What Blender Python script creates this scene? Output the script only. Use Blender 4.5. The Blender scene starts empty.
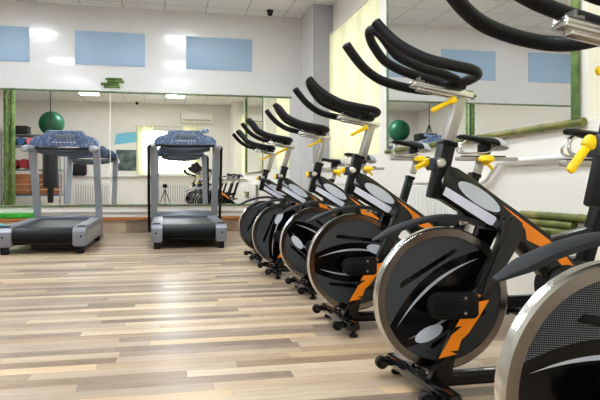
import bpy, bmesh, math, random
from mathutils import Vector, Matrix
random.seed(7)
C = bpy.context.scene.collection
PI = math.pi

# ---------------------------------------------------------------- materials
def mat(name, col, rough=.5, metal=0., coat=0., emis=None, estr=0., bump=0., bscale=40., var=0., vscale=6., spec=.5):
    m = bpy.data.materials.new(name); m.use_nodes = True
    nt = m.node_tree; b = nt.nodes['Principled BSDF']
    b.inputs['Base Color'].default_value = (*col, 1)
    b.inputs['Roughness'].default_value = rough
    b.inputs['Metallic'].default_value = metal
    b.inputs['Coat Weight'].default_value = coat
    b.inputs['Coat Roughness'].default_value = .06
    b.inputs['Specular IOR Level'].default_value = spec
    if emis:
        b.inputs['Emission Color'].default_value = (*emis, 1); b.inputs['Emission Strength'].default_value = estr
    if var or bump:
        tc = nt.nodes.new('ShaderNodeTexCoord')
    if var:
        n = nt.nodes.new('ShaderNodeTexNoise'); n.inputs['Scale'].default_value = vscale; n.inputs['Detail'].default_value = 4
        nt.links.new(tc.outputs['Object'], n.inputs['Vector'])
        r = nt.nodes.new('ShaderNodeValToRGB')
        r.color_ramp.elements[0].position = .3; r.color_ramp.elements[1].position = .7
        r.color_ramp.elements[0].color = (*[c*(1-var) for c in col], 1)
        r.color_ramp.elements[1].color = (*[min(1, c*(1+var)) for c in col], 1)
        nt.links.new(n.outputs['Fac'], r.inputs['Fac']); nt.links.new(r.outputs['Color'], b.inputs['Base Color'])
    if bump:
        n = nt.nodes.new('ShaderNodeTexNoise'); n.inputs['Scale'].default_value = bscale; n.inputs['Detail'].default_value = 3
        nt.links.new(tc.outputs['Object'], n.inputs['Vector'])
        bp = nt.nodes.new('ShaderNodeBump'); bp.inputs['Strength'].default_value = bump; bp.inputs['Distance'].default_value = .01
        nt.links.new(n.outputs['Fac'], bp.inputs['Height']); nt.links.new(bp.outputs['Normal'], b.inputs['Normal'])
    return m

def lin(r, g, b):
    f = lambda v: (v/255/12.92) if v/255 <= .04045 else ((v/255+.055)/1.055)**2.4
    return (f(r), f(g), f(b))

M = {}
M['wall'] = mat('wall paint', lin(238, 234, 228), .6, bump=.03, bscale=90)
M['wall_upper'] = mat('glossy wall panel', lin(218, 216, 217), .22, coat=.35, bump=.02, bscale=14, var=.012, vscale=5)
M['white'] = mat('white trim', lin(236, 235, 232), .45, bump=.01)
M['greyband'] = mat('grey groove', lin(168, 165, 162), .5, bump=.02)
M['brown'] = mat('brown nosing', lin(166, 112, 62), .45, var=.15, vscale=14)
M['column'] = mat('column grey', lin(168, 168, 176), .6, bump=.02)
M['mirror'] = mat('mirror silver', (.93, .94, .93), .0, 1.0, var=.004, vscale=1)
M['seam'] = mat('mirror seam', lin(240, 240, 236), .3, var=.01)
M['blue_panel'] = mat('blue panel', lin(160, 182, 207), .45, var=.008)
M['cyan_panel'] = mat('cyan panel', lin(120, 186, 208), .45, var=.008)
M['frame_black'] = mat('bike black paint', (.006, .006, .007), .15, coat=.5, spec=.4, var=.1, vscale=30)
M['plastic'] = mat('black plastic', (.009, .009, .010), .34, spec=.3, bump=.04, bscale=160)
M['foam'] = mat('black foam grip', (.016, .016, .019), .5, spec=.28, bump=.12, bscale=260)
M['fender'] = mat('grey fender plastic', lin(52, 53, 56), .55, spec=.12, bump=.04, bscale=180)
M['steel'] = mat('flywheel steel', (.335, .305, .285), .18, 1.0, var=.05, vscale=16)
nt = M['steel'].node_tree; b_ = nt.nodes['Principled BSDF']; b_.inputs['Anisotropic'].default_value = .75
tg = nt.nodes.new('ShaderNodeTangent'); tg.direction_type = 'RADIAL'; tg.axis = 'Y'; nt.links.new(tg.outputs[0], b_.inputs['Tangent'])
M['chrome'] = mat('satin chrome', (.72, .71, .69), .25, 1.0, var=.03, vscale=20)
M['silver'] = mat('silver aluminium', (.44, .42, .40), .34, .85, var=.03, vscale=25)
M['orange'] = mat('orange decal', lin(236, 140, 22), .35, coat=.3, var=.02)
M['oval'] = mat('pale grey oval', lin(200, 206, 217), .4, var=.01)
M['lav'] = mat('pale lavender plate', lin(218, 220, 238), .4, var=.01)
M['stripe'] = mat('silver stripe', lin(176, 176, 186), .35, var=.02)
M['band_black'] = mat('gloss black panel', (.004, .004, .005), .15, coat=.3, spec=.3, var=.1)
M['yellow'] = mat('yellow plastic', lin(244, 206, 20), .35, coat=.2, var=.03, vscale=20)
M['bluegrey'] = mat('blue grey clamp', lin(62, 70, 84), .4, var=.05)
M['seat'] = mat('saddle vinyl', (.009, .009, .010), .3, coat=.1, spec=.3, bump=.05, bscale=120)
M['seat_tail'] = mat('grey saddle tail', lin(170, 170, 176), .35, coat=.3, var=.03)
M['tm_grey'] = mat('treadmill grey', lin(134, 136, 146), .38, .25, var=.03, vscale=12)
M['tm_post'] = mat('treadmill post', lin(164, 167, 175), .35, .2, var=.03, vscale=8)
M['tm_hood'] = mat('treadmill hood', lin(104, 112, 126), .4, .1, var=.04, vscale=8)
M['belt'] = mat('running belt', (.012, .013, .016), .36, spec=.25, bump=.1, bscale=220)
M['deep'] = mat('matte black', (.006, .006, .006), .6, var=.1)  # plain black of the treadmill chassis and screws
M['tm_side'] = mat('treadmill side', lin(176, 174, 172), .35, .5, var=.06, vscale=6)
M['teal'] = mat('teal rubber', lin(70, 160, 168), .45, bump=.03)
M['green_mat'] = mat('green foam', lin(66, 176, 62), .6, bump=.15, bscale=80, var=.12, vscale=20)
M['ball_green'] = mat('green ball rubber', lin(24, 94, 64), .4, bump=.03)
M['bag'] = mat('bag leather', (.013, .013, .015), .42, bump=.1, bscale=60)
M['wood_crate'] = mat('brown wood', lin(158, 98, 56), .5, var=.2, vscale=9)
M['blue_mat'] = mat('blue foam', lin(70, 110, 160), .6, bump=.1)
M['red_mat'] = mat('red foam', lin(150, 40, 48), .6, bump=.1)
M['pink'] = mat('pink foam', lin(226, 132, 140), .6, bump=.1)
M['light_frame'] = mat('light frame', lin(235, 235, 235), .4, var=.01)
M['diffuser'] = mat('light diffuser', (.9, .9, .9), .5, emis=(.87, .945, 1), estr=44.)
M['dark'] = mat('camera black', (.02, .02, .02), .4, var=.1)
M['lens'] = mat('lens glass', (.01, .01, .015), .05, coat=1, var=.1)
M['radiator'] = mat('radiator enamel', lin(232, 230, 226), .35, coat=.2, bump=.01)
M['ac'] = mat('air conditioner plastic', lin(238, 234, 226), .4, bump=.01)
M['poster'] = mat('dark picture', lin(92, 104, 100), .35, var=.75, vscale=4.5)

def bamboo_mat(name, c0, c1, c2):
    m = bpy.data.materials.new(name); m.use_nodes = True; nt = m.node_tree; b = nt.nodes['Principled BSDF']
    tc = nt.nodes.new('ShaderNodeTexCoord'); mp = nt.nodes.new('ShaderNodeMapping'); mp.inputs['Scale'].default_value = (9, 9, 9)
    n = nt.nodes.new('ShaderNodeTexNoise'); n.inputs['Scale'].default_value = 1.; n.inputs['Detail'].default_value = 5
    r = nt.nodes.new('ShaderNodeValToRGB'); e = r.color_ramp.elements
    e[0].position = .3; e[0].color = (*c0, 1); e[1].position = .72; e[1].color = (*c2, 1)
    x = e.new(.5); x.color = (*c1, 1)
    nt.links.new(tc.outputs['Object'], mp.inputs['Vector']); nt.links.new(mp.outputs['Vector'], n.inputs['Vector'])
    nt.links.new(n.outputs['Fac'], r.inputs['Fac']); nt.links.new(r.outputs['Color'], b.inputs['Base Color'])
    b.inputs['Roughness'].default_value = .4
    return m
M['bamboo'] = bamboo_mat('bamboo olive', lin(82, 92, 46), lin(112, 120, 62), lin(156, 142, 92))
M['bamboo_dark'] = bamboo_mat('bamboo green', lin(74, 96, 52), lin(104, 130, 72), lin(140, 156, 100))
M['bamboo_trim'] = bamboo_mat('bamboo thin trim', lin(92, 110, 84), lin(116, 138, 104), lin(120, 108, 84))

def floor_mat():
    m = bpy.data.materials.new('laminate planks'); m.use_nodes = True; nt = m.node_tree; b = nt.nodes['Principled BSDF']
    L = nt.links.new; N = nt.nodes.new
    tc = N('ShaderNodeTexCoord')
    def mth(op, a, b=None, c=None):
        n = N('ShaderNodeMath'); n.operation = op
        for k, v in enumerate((a, b, c)):
            if v is None: continue
            if isinstance(v, (int, float)): n.inputs[k].default_value = v
            else: L(v, n.inputs[k])
        return n.outputs[0]
    xyz = N('ShaderNodeSeparateXYZ'); L(tc.outputs['Object'], xyz.inputs[0])
    yr = mth('DIVIDE', xyz.outputs['Y'], .080); row = mth('FLOOR', yr)
    wn = N('ShaderNodeTexWhiteNoise'); wn.noise_dimensions = '1D'; L(row, wn.inputs['W'])
    xs = mth('MULTIPLY_ADD', wn.outputs['Value'], 9.7, mth('DIVIDE', xyz.outputs['X'], .74)); idx = mth('FLOOR', xs)
    cb = N('ShaderNodeCombineXYZ'); L(row, cb.inputs[0]); L(idx, cb.inputs[1])
    w2 = N('ShaderNodeTexWhiteNoise'); w2.noise_dimensions = '3D'; L(cb.outputs[0], w2.inputs['Vector'])
    sc_ = N('ShaderNodeSeparateColor'); L(w2.outputs['Color'], sc_.inputs[0])
    tone = sc_.outputs[0]; warm = sc_.outputs[1]
    fy = mth('FRACT', yr); fx = mth('FRACT', xs)
    joint = mth('MAXIMUM', mth('GREATER_THAN', mth('ABSOLUTE', mth('SUBTRACT', fy, .5)), .488), mth('GREATER_THAN', mth('ABSOLUTE', mth('SUBTRACT', fx, .5)), .4985))
    mp = N('ShaderNodeMapping'); mp.inputs['Scale'].default_value = (2.2, 40, 1); L(tc.outputs['Object'], mp.inputs['Vector'])
    g = N('ShaderNodeTexNoise'); g.inputs['Scale'].default_value = 2.2; g.inputs['Detail'].default_value = 6; g.inputs['Roughness'].default_value = .65
    L(mp.outputs['Vector'], g.inputs['Vector'])
    mp2 = N('ShaderNodeMapping'); mp2.inputs['Scale'].default_value = (.9, 3.0, 1); L(tc.outputs['Object'], mp2.inputs['Vector'])
    g2 = N('ShaderNodeTexNoise'); g2.inputs['Scale'].default_value = 2.6; g2.inputs['Detail'].default_value = 3; L(mp2.outputs['Vector'], g2.inputs['Vector'])
    # per-plank tone + streaks
    a = N('ShaderNodeMath'); a.operation = 'MULTIPLY_ADD'; L(tone, a.inputs[0]); a.inputs[1].default_value = .62
    mm = N('ShaderNodeMath'); mm.operation = 'MULTIPLY_ADD'; L(g.outputs['Fac'], mm.inputs[0]); mm.inputs[1].default_value = .55; mm.inputs[2].default_value = -.12
    L(mm.outputs[0], a.inputs[2])
    a2 = N('ShaderNodeMath'); a2.operation = 'MULTIPLY_ADD'; L(g2.outputs['Fac'], a2.inputs[0]); a2.inputs[1].default_value = .35; L(a.outputs[0], a2.inputs[2])
    sub = N('ShaderNodeMath'); sub.operation = 'SUBTRACT'; L(a2.outputs[0], sub.inputs[0]); sub.inputs[1].default_value = .20
    r = N('ShaderNodeValToRGB'); e = r.color_ramp.elements
    e[0].position = .05; e[0].color = (*lin(118, 102, 91), 1); e[1].position = .95; e[1].color = (*lin(219, 201, 174), 1)
    for p, c in ((.3, lin(155, 137, 122)), (.5, lin(178, 159, 139)), (.7, lin(199, 181, 156))):
        x = e.new(p); x.color = (*c, 1)
    L(sub.outputs[0], r.inputs['Fac'])
    # some planks warmer yellow
    r2 = N('ShaderNodeValToRGB'); r2.color_ramp.elements[0].position = .66; r2.color_ramp.elements[0].color = (0, 0, 0, 1)
    r2.color_ramp.elements[1].position = .9; r2.color_ramp.elements[1].color = (.62, .62, .62, 1); L(warm, r2.inputs['Fac'])
    mx = N('ShaderNodeMixRGB'); mx.blend_type = 'MULTIPLY'; L(r2.outputs['Color'], mx.inputs['Fac']); L(r.outputs['Color'], mx.inputs['Color1'])
    mx.inputs['Color2'].default_value = (1.08, .95, .74, 1)
    # dark joints
    jm = N('ShaderNodeMixRGB'); jm.blend_type = 'MULTIPLY'; L(joint, jm.inputs['Fac']); L(mx.outputs['Color'], jm.inputs['Color1'])
    jm.inputs['Color2'].default_value = (.72, .69, .66, 1)
    L(jm.outputs['Color'], b.inputs['Base Color'])
    b.inputs['Roughness'].default_value = .32; b.inputs['Specular IOR Level'].default_value = .45
    bp = N('ShaderNodeBump'); bp.inputs['Strength'].default_value = .08; bp.inputs['Distance'].default_value = .004
    L(g.outputs['Fac'], bp.inputs['Height']); L(bp.outputs['Normal'], b.inputs['Normal'])
    return m
M['floor'] = floor_mat()

def ceiling_mat():
    m = bpy.data.materials.new('ceiling tiles'); m.use_nodes = True; nt = m.node_tree; b = nt.nodes['Principled BSDF']
    L = nt.links.new; N = nt.nodes.new
    tc = N('ShaderNodeTexCoord'); mp = N('ShaderNodeMapping'); mp.inputs['Location'].default_value = (0, .4, 0); L(tc.outputs['Object'], mp.inputs['Vector'])
    k = N('ShaderNodeTexBrick'); k.offset = 0; k.squash = 1
    k.inputs['Color1'].default_value = (*lin(238, 238, 238), 1); k.inputs['Color2'].default_value = (*lin(243, 243, 243), 1)
    k.inputs['Mortar'].default_value = (*lin(196, 196, 196), 1); k.inputs['Scale'].default_value = 1
    k.inputs['Mortar Size'].default_value = .008; k.inputs['Brick Width'].default_value = .6; k.inputs['Row Height'].default_value = .6
    L(mp.outputs['Vector'], k.inputs['Vector'])
    n = N('ShaderNodeTexNoise'); n.inputs['Scale'].default_value = 60; n.inputs['Detail'].default_value = 4; L(tc.outputs['Object'], n.inputs['Vector'])
    r = N('ShaderNodeValToRGB'); r.color_ramp.elements[0].position = .35; r.color_ramp.elements[0].color = (.86, .86, .86, 1)
    r.color_ramp.elements[1].position = .5; r.color_ramp.elements[1].color = (1, 1, 1, 1); L(n.outputs['Fac'], r.inputs['Fac'])
    mx = N('ShaderNodeMixRGB'); mx.blend_type = 'MULTIPLY'; mx.inputs['Fac'].default_value = 1
    L(k.outputs['Color'], mx.inputs['Color1']); L(r.outputs['Color'], mx.inputs['Color2']); L(mx.outputs['Color'], b.inputs['Base Color'])
    b.inputs['Roughness'].default_value = .8
    return m
M['ceiling'] = ceiling_mat()

def blind_mat():
    m = bpy.data.materials.new('yellow blind fabric'); m.use_nodes = True; nt = m.node_tree
    nt.nodes.remove(nt.nodes['Principled BSDF']); out = nt.nodes['Material Output']
    L = nt.links.new; N = nt.nodes.new
    d = N('ShaderNodeBsdfDiffuse'); t = N('ShaderNodeBsdfTranslucent'); mx = N('ShaderNodeMixShader'); mx.inputs[0].default_value = .5
    tc = N('ShaderNodeTexCoord'); n = N('ShaderNodeTexNoise'); n.inputs['Scale'].default_value = 3; L(tc.outputs['Object'], n.inputs['Vector'])
    r = N('ShaderNodeValToRGB'); r.color_ramp.elements[0].color = (*lin(233, 230, 192), 1); r.color_ramp.elements[1].color = (*lin(243, 241, 212), 1)
    L(n.outputs['Fac'], r.inputs['Fac']); L(r.outputs['Color'], d.inputs['Color']); L(r.outputs['Color'], t.inputs['Color'])
    L(d.outputs[0], mx.inputs[1]); L(t.outputs[0], mx.inputs[2]); L(mx.outputs[0], out.inputs['Surface'])
    return m
M['blind'] = blind_mat()

def pane_mat():
    m = bpy.data.materials.new('window glass'); m.use_nodes = True; nt = m.node_tree
    nt.nodes.remove(nt.nodes['Principled BSDF']); out = nt.nodes['Material Output']
    t = nt.nodes.new('ShaderNodeBsdfTransparent'); g = nt.nodes.new('ShaderNodeBsdfGlossy'); g.inputs['Roughness'].default_value = .02
    f = nt.nodes.new('ShaderNodeFresnel'); mx = nt.nodes.new('ShaderNodeMixShader')
    nt.links.new(f.outputs[0], mx.inputs[0]); nt.links.new(t.outputs[0], mx.inputs[1]); nt.links.new(g.outputs[0], mx.inputs[2])
    nt.links.new(mx.outputs[0], out.inputs['Surface']); return m
M['pane'] = pane_mat()

def mesh_panel_mat():
    # perforated dark panel: fine light dots on a black ground, in the wheel's own plane
    m = bpy.data.materials.new('perforated panel'); m.use_nodes = True; nt = m.node_tree; b = nt.nodes['Principled BSDF']
    L = nt.links.new; N = nt.nodes.new
    tc = N('ShaderNodeTexCoord'); sp = N('ShaderNodeSeparateXYZ'); L(tc.outputs['Object'], sp.inputs[0])
    def wave(sock):
        a = N('ShaderNodeMath'); a.operation = 'MULTIPLY'; L(sock, a.inputs[0]); a.inputs[1].default_value = 2*PI/.0080
        s = N('ShaderNodeMath'); s.operation = 'SINE'; L(a.outputs[0], s.inputs[0]); return s
    ad = N('ShaderNodeMath'); ad.operation = 'ADD'; L(sp.outputs['X'], ad.inputs[0]); L(sp.outputs['Z'], ad.inputs[1])
    sb = N('ShaderNodeMath'); sb.operation = 'SUBTRACT'; L(sp.outputs['X'], sb.inputs[0]); L(sp.outputs['Z'], sb.inputs[1])
    p = N('ShaderNodeMath'); p.operation = 'MULTIPLY'; L(wave(ad.outputs[0]).outputs[0], p.inputs[0]); L(wave(sb.outputs[0]).outputs[0], p.inputs[1])
    r = N('ShaderNodeValToRGB'); r.color_ramp.elements[0].position = .05; r.color_ramp.elements[0].color = (*lin(20, 21, 23), 1)
    r.color_ramp.elements[1].position = .5; r.color_ramp.elements[1].color = (*lin(122, 126, 132), 1)
    L(p.outputs[0], r.inputs['Fac']); L(r.outputs['Color'], b.inputs['Base Color'])
    b.inputs['Roughness'].default_value = .5; b.inputs['Specular IOR Level'].default_value = .2
    return m
M['perf'] = mesh_panel_mat()

def console_mat():
    m = bpy.data.materials.new('console blue speckle'); m.use_nodes = True; nt = m.node_tree; b = nt.nodes['Principled BSDF']
    L = nt.links.new; N = nt.nodes.new
    tc = N('ShaderNodeTexCoord'); v = N('ShaderNodeTexVoronoi'); v.inputs['Scale'].default_value = 42; L(tc.outputs['Object'], v.inputs['Vector'])
    r = N('ShaderNodeValToRGB'); e = r.color_ramp.elements
    e[0].position = 0; e[0].color = (*lin(64, 80, 112), 1); e[1].position = 1; e[1].color = (*lin(138, 152, 176), 1)
    x = e.new(.55); x.color = (*lin(88, 104, 138), 1)
    L(v.outputs['Color'], r.inputs['Fac']); L(r.outputs['Color'], b.inputs['Base Color']); b.inputs['Roughness'].default_value = .35
    return m
M['console'] = console_mat()

# ---------------------------------------------------------------- mesh helpers
def box(bm, c, s, bev=0., rot=None, seg=2):
    g = bmesh.ops.create_cube(bm, size=1.0); vs = g['verts']
    bmesh.ops.scale(bm, vec=s, verts=vs)
    if bev:
        es = list({e for v in vs for e in v.link_edges})
        o = bmesh.ops.bevel(bm, geom=es, offset=bev, segments=seg, profile=.5, affect='EDGES')
        vs = list({v for f in o['faces'] for v in f.verts} | {v for v in vs if v.is_valid})
    m = Matrix.Translation(c)
    if rot is not None: m = m @ rot
    bmesh.ops.transform(bm, matrix=m, verts=vs)

def RY(a): return Matrix.Rotation(a, 4, 'Y')
def RX(a): return Matrix.Rotation(a, 4, 'X')
def RZ(a): return Matrix.Rotation(a, 4, 'Z')

def catmull(pts, n=6):
    P = [Vector(p) for p in pts]; out = []
    for i in range(len(P)-1):
        p0 = P[i-1] if i else P[0]*2-P[1]; p1, p2 = P[i], P[i+1]; p3 = P[i+2] if i+2 < len(P) else P[-1]*2-P[-2]
        for k in range(n):
            t = k/n
            out.append(.5*((2*p1)+(-p0+p2)*t+(2*p0-5*p1+4*p2-p3)*t*t+(-p0+3*p1-3*p2+p3)*t**3))
    out.append(P[-1]); return out

def tube(bm, pts, r, seg=12, closed=False, round_ends=True):
    P = [Vector(p) for p in pts]; n = len(P); rings = []
    rr = r if isinstance(r, (list, tuple)) else [r]*n
    t0 = (P[1]-P[0]).normalized(); up = Vector((0, 0, 1)) if abs(t0.z) < .9 else Vector((0, 1, 0))
    nrm = t0.cross(up).normalized()
    def ring(p, t, nr, r):
        b = t.cross(nr)
        return [bm.verts.new(p+(nr*math.cos(2*PI*k/seg)+b*math.sin(2*PI*k/seg))*r) for k in range(seg)]
    for i in range(n):
        a = P[(i-1) % n] if (closed or i) else P[0]; b = P[(i+1) % n] if (closed or i < n-1) else P[-1]
        t = (b-a).normalized(); nrm = (nrm-t*nrm.dot(t)).normalized()
        if not closed and round_ends and i == 0:
            for q in (.35, .75): rings.append(ring(P[0]-t*rr[0]*(.5-q*.5), t, nrm, rr[0]*math.sin(q*PI/2)))
        rings.append(ring(P[i], t, nrm, rr[i]))
        if not closed and round_ends and i == n-1:
            for q in (.75, .35): rings.append(ring(P[-1]+t*rr[-1]*(.5-q*.5), t, nrm, rr[-1]*math.sin(q*PI/2)))
    m = len(rings)
    for i in range(m if closed else m-1):
        A, B = rings[i], rings[(i+1) % m]
        for k in range(seg): bm.faces.new((A[k], A[(k+1) % seg], B[(k+1) % seg], B[k]))
    if not closed:
        bm.faces.new(rings[0][::-1]); bm.faces.new(rings[-1])

def lathe(bm, prof, seg=32, axis='Z', c=(0, 0, 0)):
    """prof: (radius, height) pairs turned about the axis through c; ends with radius 0 close."""
    rings = []; new = []
    for r, h in prof:
        if r < 1e-6: v = bm.verts.new((0, 0, h)); rings.append([v]); new.append(v)
        else:
            R = [bm.verts.new((r*math.cos(2*PI*k/seg), r*math.sin(2*PI*k/seg), h)) for k in range(seg)]; rings.append(R); new += R
    for A, B in zip(rings, rings[1:]):
        for k in range(seg):
            j = (k+1) % seg
            if len(A) == 1 and len(B) > 1: bm.faces.new((A[0], B[j], B[k]))
            elif len(B) == 1 and len(A) > 1: bm.faces.new((A[k], A[j], B[0]))
            elif len(A) > 1: bm.faces.new((A[k], A[j], B[j], B[k]))
    m = Matrix.Translation(c)
    if axis == 'Y': m = m @ RX(-PI/2)
    if axis == 'X': m = m @ RY(PI/2)
    bmesh.ops.transform(bm, matrix=m, verts=new)

def prism(bm, poly, y0, y1, bev=0.):
    """polygon in (x, z) extruded along y"""
    a = [bm.verts.new((x, y0, z)) for x, z in poly]; b = [bm.verts.new((x, y1, z)) for x, z in poly]
    n = len(poly); fs = [bm.faces.new(a), bm.faces.new(b[::-1])]
    for k in range(n): fs.append(bm.faces.new((a[k], b[k], b[(k+1) % n], a[(k+1) % n])))
    bmesh.ops.recalc_face_normals(bm, faces=fs)
    if bev:
        es = [e for e in (set(fs[0].edges) | set(fs[1].edges))]
        bmesh.ops.bevel(bm, geom=es, offset=bev, segments=2, profile=.5, affect='EDGES')

def flatpoly(bm, poly, y, flip=False):
    v = [bm.verts.new((x, y, z)) for x, z in poly]; f = bm.faces.new(v); f.normal_update()
    want = -1 if not flip else 1
    if f.normal.y*want < 0: f.normal_flip()

def loft(bm, rings):
    R = [[bm.verts.new(p) for p in r] for r in rings]; n = len(R[0])
    for A, B in zip(R, R[1:]):
        for k in range(n): bm.faces.new((A[k], A[(k+1) % n], B[(k+1) % n], B[k]))
    bm.faces.new(R[0][::-1]); bm.faces.new(R[-1])

def obj(name, bm, m, parent=None, smooth=True, loc=(0, 0, 0), ang=35):
    bmesh.ops.recalc_face_normals(bm, faces=bm.faces) if len(bm.faces) > 6 else None
    me = bpy.data.meshes.new(name); bm.to_mesh(me); bm.free()
    for k in (m if isinstance(m, (list, tuple)) else [m]): me.materials.append(M[k])
    if smooth:
        for p in me.polygons: p.use_smooth = True
        me.set_sharp_from_angle(angle=math.radians(ang))
    o = bpy.data.objects.new(name, me); C.objects.link(o); o.location = loc
    if parent is not None: o.parent = parent
    return o

def BM(): return bmesh.new()
def mk(name, m, parent, fn, *a, loc=(0, 0, 0), **k):
    b = BM(); fn(b, *a, **k); return obj(name, b, m, parent, loc=loc)

def tag(o, label, cat, group=None):
    o['label'] = label; o['category'] = cat
    if group: o['group'] = group
    return o
def thing(name, label, cat, loc=(0, 0, 0), rz=0., group=None):
    o = bpy.data.objects.new(name, None); C.objects.link(o); o.location = loc; o.rotation_euler = (0, 0, rz)
    o.empty_display_size = .1
    return tag(o, label, cat, group)
def struct(name, bm, m, parent=None, smooth=False):
    o = obj(name, bm, m, parent, smooth)
    if parent is None: o['kind'] = 'structure'
    return o
def copy_tree(o, parent=None):
    c = o.copy(); C.objects.link(c)
    if parent is not None: c.parent = parent
    for ch in list(o.children): copy_tree(ch, c)
    return c

# ---------------------------------------------------------------- room (X right, Y into the room, Z up)
D = 9.5; CEIL = 3.31; XL = -4.5; XR = 2.09; XN = 2.36; YB = -1.35; SILL = 1.0
def slab(name, a, b, m, parent=None):
    bm = BM(); c = [(a[i]+b[i])/2 for i in range(3)]; s = [abs(b[i]-a[i]) for i in range(3)]
    box(bm, c, s); return struct(name, bm, m, parent)
slab('floor', (XL-.2, YB-.2, -.12), (XN+.3, D+.2, 0), 'floor')
slab('ceiling', (XL-.2, YB-.2, CEIL), (XN+.3, D+.2, CEIL+.12), 'ceiling')
slab('wall_back', (XL-.2, D, 0), (XN+.3, D+.2, CEIL), 'wall_upper')
slab('wall_left', (XL-.2, YB-.2, 0), (XL, D, CEIL), 'wall')
# rear wall with a window opening
WX0, WX1, WZ0, WZ1 = -.78, .98, 1.03, 2.5
bm = BM()
for a, b in (((XL, 0), (WX0, CEIL)), ((WX1, 0), (XN+.3, CEIL)), ((WX0, 0), (WX1, WZ0)), ((WX0, WZ1), (WX1, CEIL))):
    box(bm, ((a[0]+b[0])/2, YB-.1, (a[1]+b[1])/2), (b[0]-a[0], .2, b[1]-a[1]))
struct('wall_rear', bm, 'wall')
# right wall: apron below the sills, piers between the tall window recesses
niches = [(5.86, 8.715), (-.3, 2.75)]
bm = BM()
box(bm, ((XR+XN+.3)/2, (YB+D)/2, SILL/2), (XN+.3-XR, D-YB, SILL))
ys = [YB, -.3, 2.75, 5.86]
for a, b in ((YB, -.3), (2.75, 5.86)):
    box(bm, ((XR+XN+.3)/2, (a+b)/2, (SILL+CEIL)/2), (XN+.3-XR, b-a, CEIL-SILL))
for a, b in niches:
    box(bm, ((XN+XN+.3)/2+.015, (a+b)/2, (2.9+CEIL)/2), (.27, b-a, CEIL-2.9))
struct('wall_right', bm, 'wall')
bm = BM(); box(bm, ((XR+XN+.3)/2, (8.715+D)/2, (SILL+CEIL)/2), (XN+.3-XR, D-8.715, CEIL-SILL)); struct('wall_corner', bm, 'column')
bm = BM(); box(bm, (XR-.004, (8.73+D)/2, CEIL/2), (.008, D-8.73, CEIL-.002)); struct('trim_1', bm, 'wall_upper')
for i, (a, b) in enumerate(niches):
    bm = BM(); box(bm, ((XR+XN)/2+.003, (a+b)/2, SILL+.005), (XN-XR, b-a-.004, .010), .003); struct('trim_%d' % (i+2), bm, 'white', smooth=True)
# windows in the recesses with frame, panes; blinds hang in front of them
def window(n, X, y0, y1, z0, z1):
    bm = BM(); t = .06
    for z in (z0+t/2, z1-t/2): box(bm, (X, (y0+y1)/2, z), (.06, y1-y0, t), .008)
    k = 4
    for i in range(k+1):
        y = y0+t/2+(y1-y0-t)*i/k; box(bm, (X, y, (z0+z1)/2), (.06, t, z1-z0-2*t+.002), .008)
    f = struct('window_%d' % n, bm, 'white', smooth=True)
    bm = BM(); box(bm, (X+.004, (y0+y1)/2, (z0+z1)/2), (.006, y1-y0-.02, z1-z0-.02)); obj('pane', bm, 'pane', f)
    return f
window(1, XN+.12, 5.87, 8.70, SILL+.03, 2.895)
window(2, XN+.12, -.29, 2.74, SILL+.03, 2.895)
def blind(name, label, X, y0, y1, z0, z1):
    t = thing(name, label, 'blind', (X, (y0+y1)/2, z0), 0, 'yellow vertical blinds')
    bm = BM(); n = int((y1-y0)/.09); L = y1-y0
    v0 = None
    for i in range(n*6+1):
        u = i/(n*6); ph = (i % 6)/6
        xo = .010*math.sin(2*PI*ph)
        a = bm.verts.new((xo, -L/2+L*u, 0)); b = bm.verts.new((xo, -L/2+L*u, z1-z0))
        if v0: bm.faces.new((v0[0], a, b, v0[1]))
        v0 = (a, b)
    obj('blind_fabric', bm, 'blind', t)
    bm = BM(); box(bm, (0, 0, z1-z0+.012), (.04, L, .022), .005); obj('blind_rail', bm, 'white', t)
    return t
blind('vertical_blind', 'pale yellow vertical blind in the far window recess, behind the handlebars', XN-.03, 5.90, 8.69, 1.012, 2.85)
blind('vertical_blind', 'pale yellow vertical blind at the right edge, past the mirror', XN-.03, -.27, 2.72, 1.012, 2.85)
# rear window: frame, pane and two drawn yellow curtains (only seen in the mirrors)
bm = BM(); t = .06
for z in (WZ0+t/2, WZ1-t/2): box(bm, ((WX0+WX1)/2, YB-.12, z), (WX1-WX0, .06, t), .008)
for x in (WX0+t/2, (WX0+WX1)/2, WX1-t/2): box(bm, (x, YB-.12, (WZ0+WZ1)/2), (t, .06, WZ1-WZ0-2*t+.002), .008)
w3 = struct('window_3', bm, 'white', smooth=True)
bm = BM(); box(bm, ((WX0+WX1)/2, YB-.125, (WZ0+WZ1)/2), (WX1-WX0-.02, .006, WZ1-WZ0-.02)); obj('pane', bm, 'pane', w3)
bm = BM(); box(bm, ((WX0+WX1)/2, YB+.07, WZ0-.015), (WX1-WX0+.3, .18, .03), .006); struct('trim_4', bm, 'white', smooth=True)
def curtain(x0, x1, label):
    bm = BM(); n = 60; v0 = None
    for i in range(n+1):
        u = i/n; yo = .02*math.sin(u*PI*2*((x1-x0)/.09))
        a = bm.verts.new((x0+(x1-x0)*u, YB+.08+yo, WZ0+.02)); b = bm.verts.new((x0+(x1-x0)*u, YB+.08+yo*.7, WZ1+.08))
        if v0: bm.faces.new((v0[0], a, b, v0[1]))
        v0 = (a, b)
    tag(obj('curtain', bm, 'blind'), label, 'curtain', 'yellow curtains of the rear window')
curtain(WX0-.1, WX0+.42, 'pale yellow curtain on the left of the bright window reflected in the back mirror')
curtain(WX1-.42, WX1+.1, 'pale yellow curtain on the right of the bright window reflected in the back mirror')
tag(mk('curtain_rail', 'white', None, tube, [(WX0-.2, YB+.08, WZ1+.1), (WX1+.2, YB+.08, WZ1+.1)], .014), 'white curtain rail over the bright window reflected in the back mirror', 'curtain rail')
for x in (WX0-.15, WX1+.15):
    pass

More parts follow.
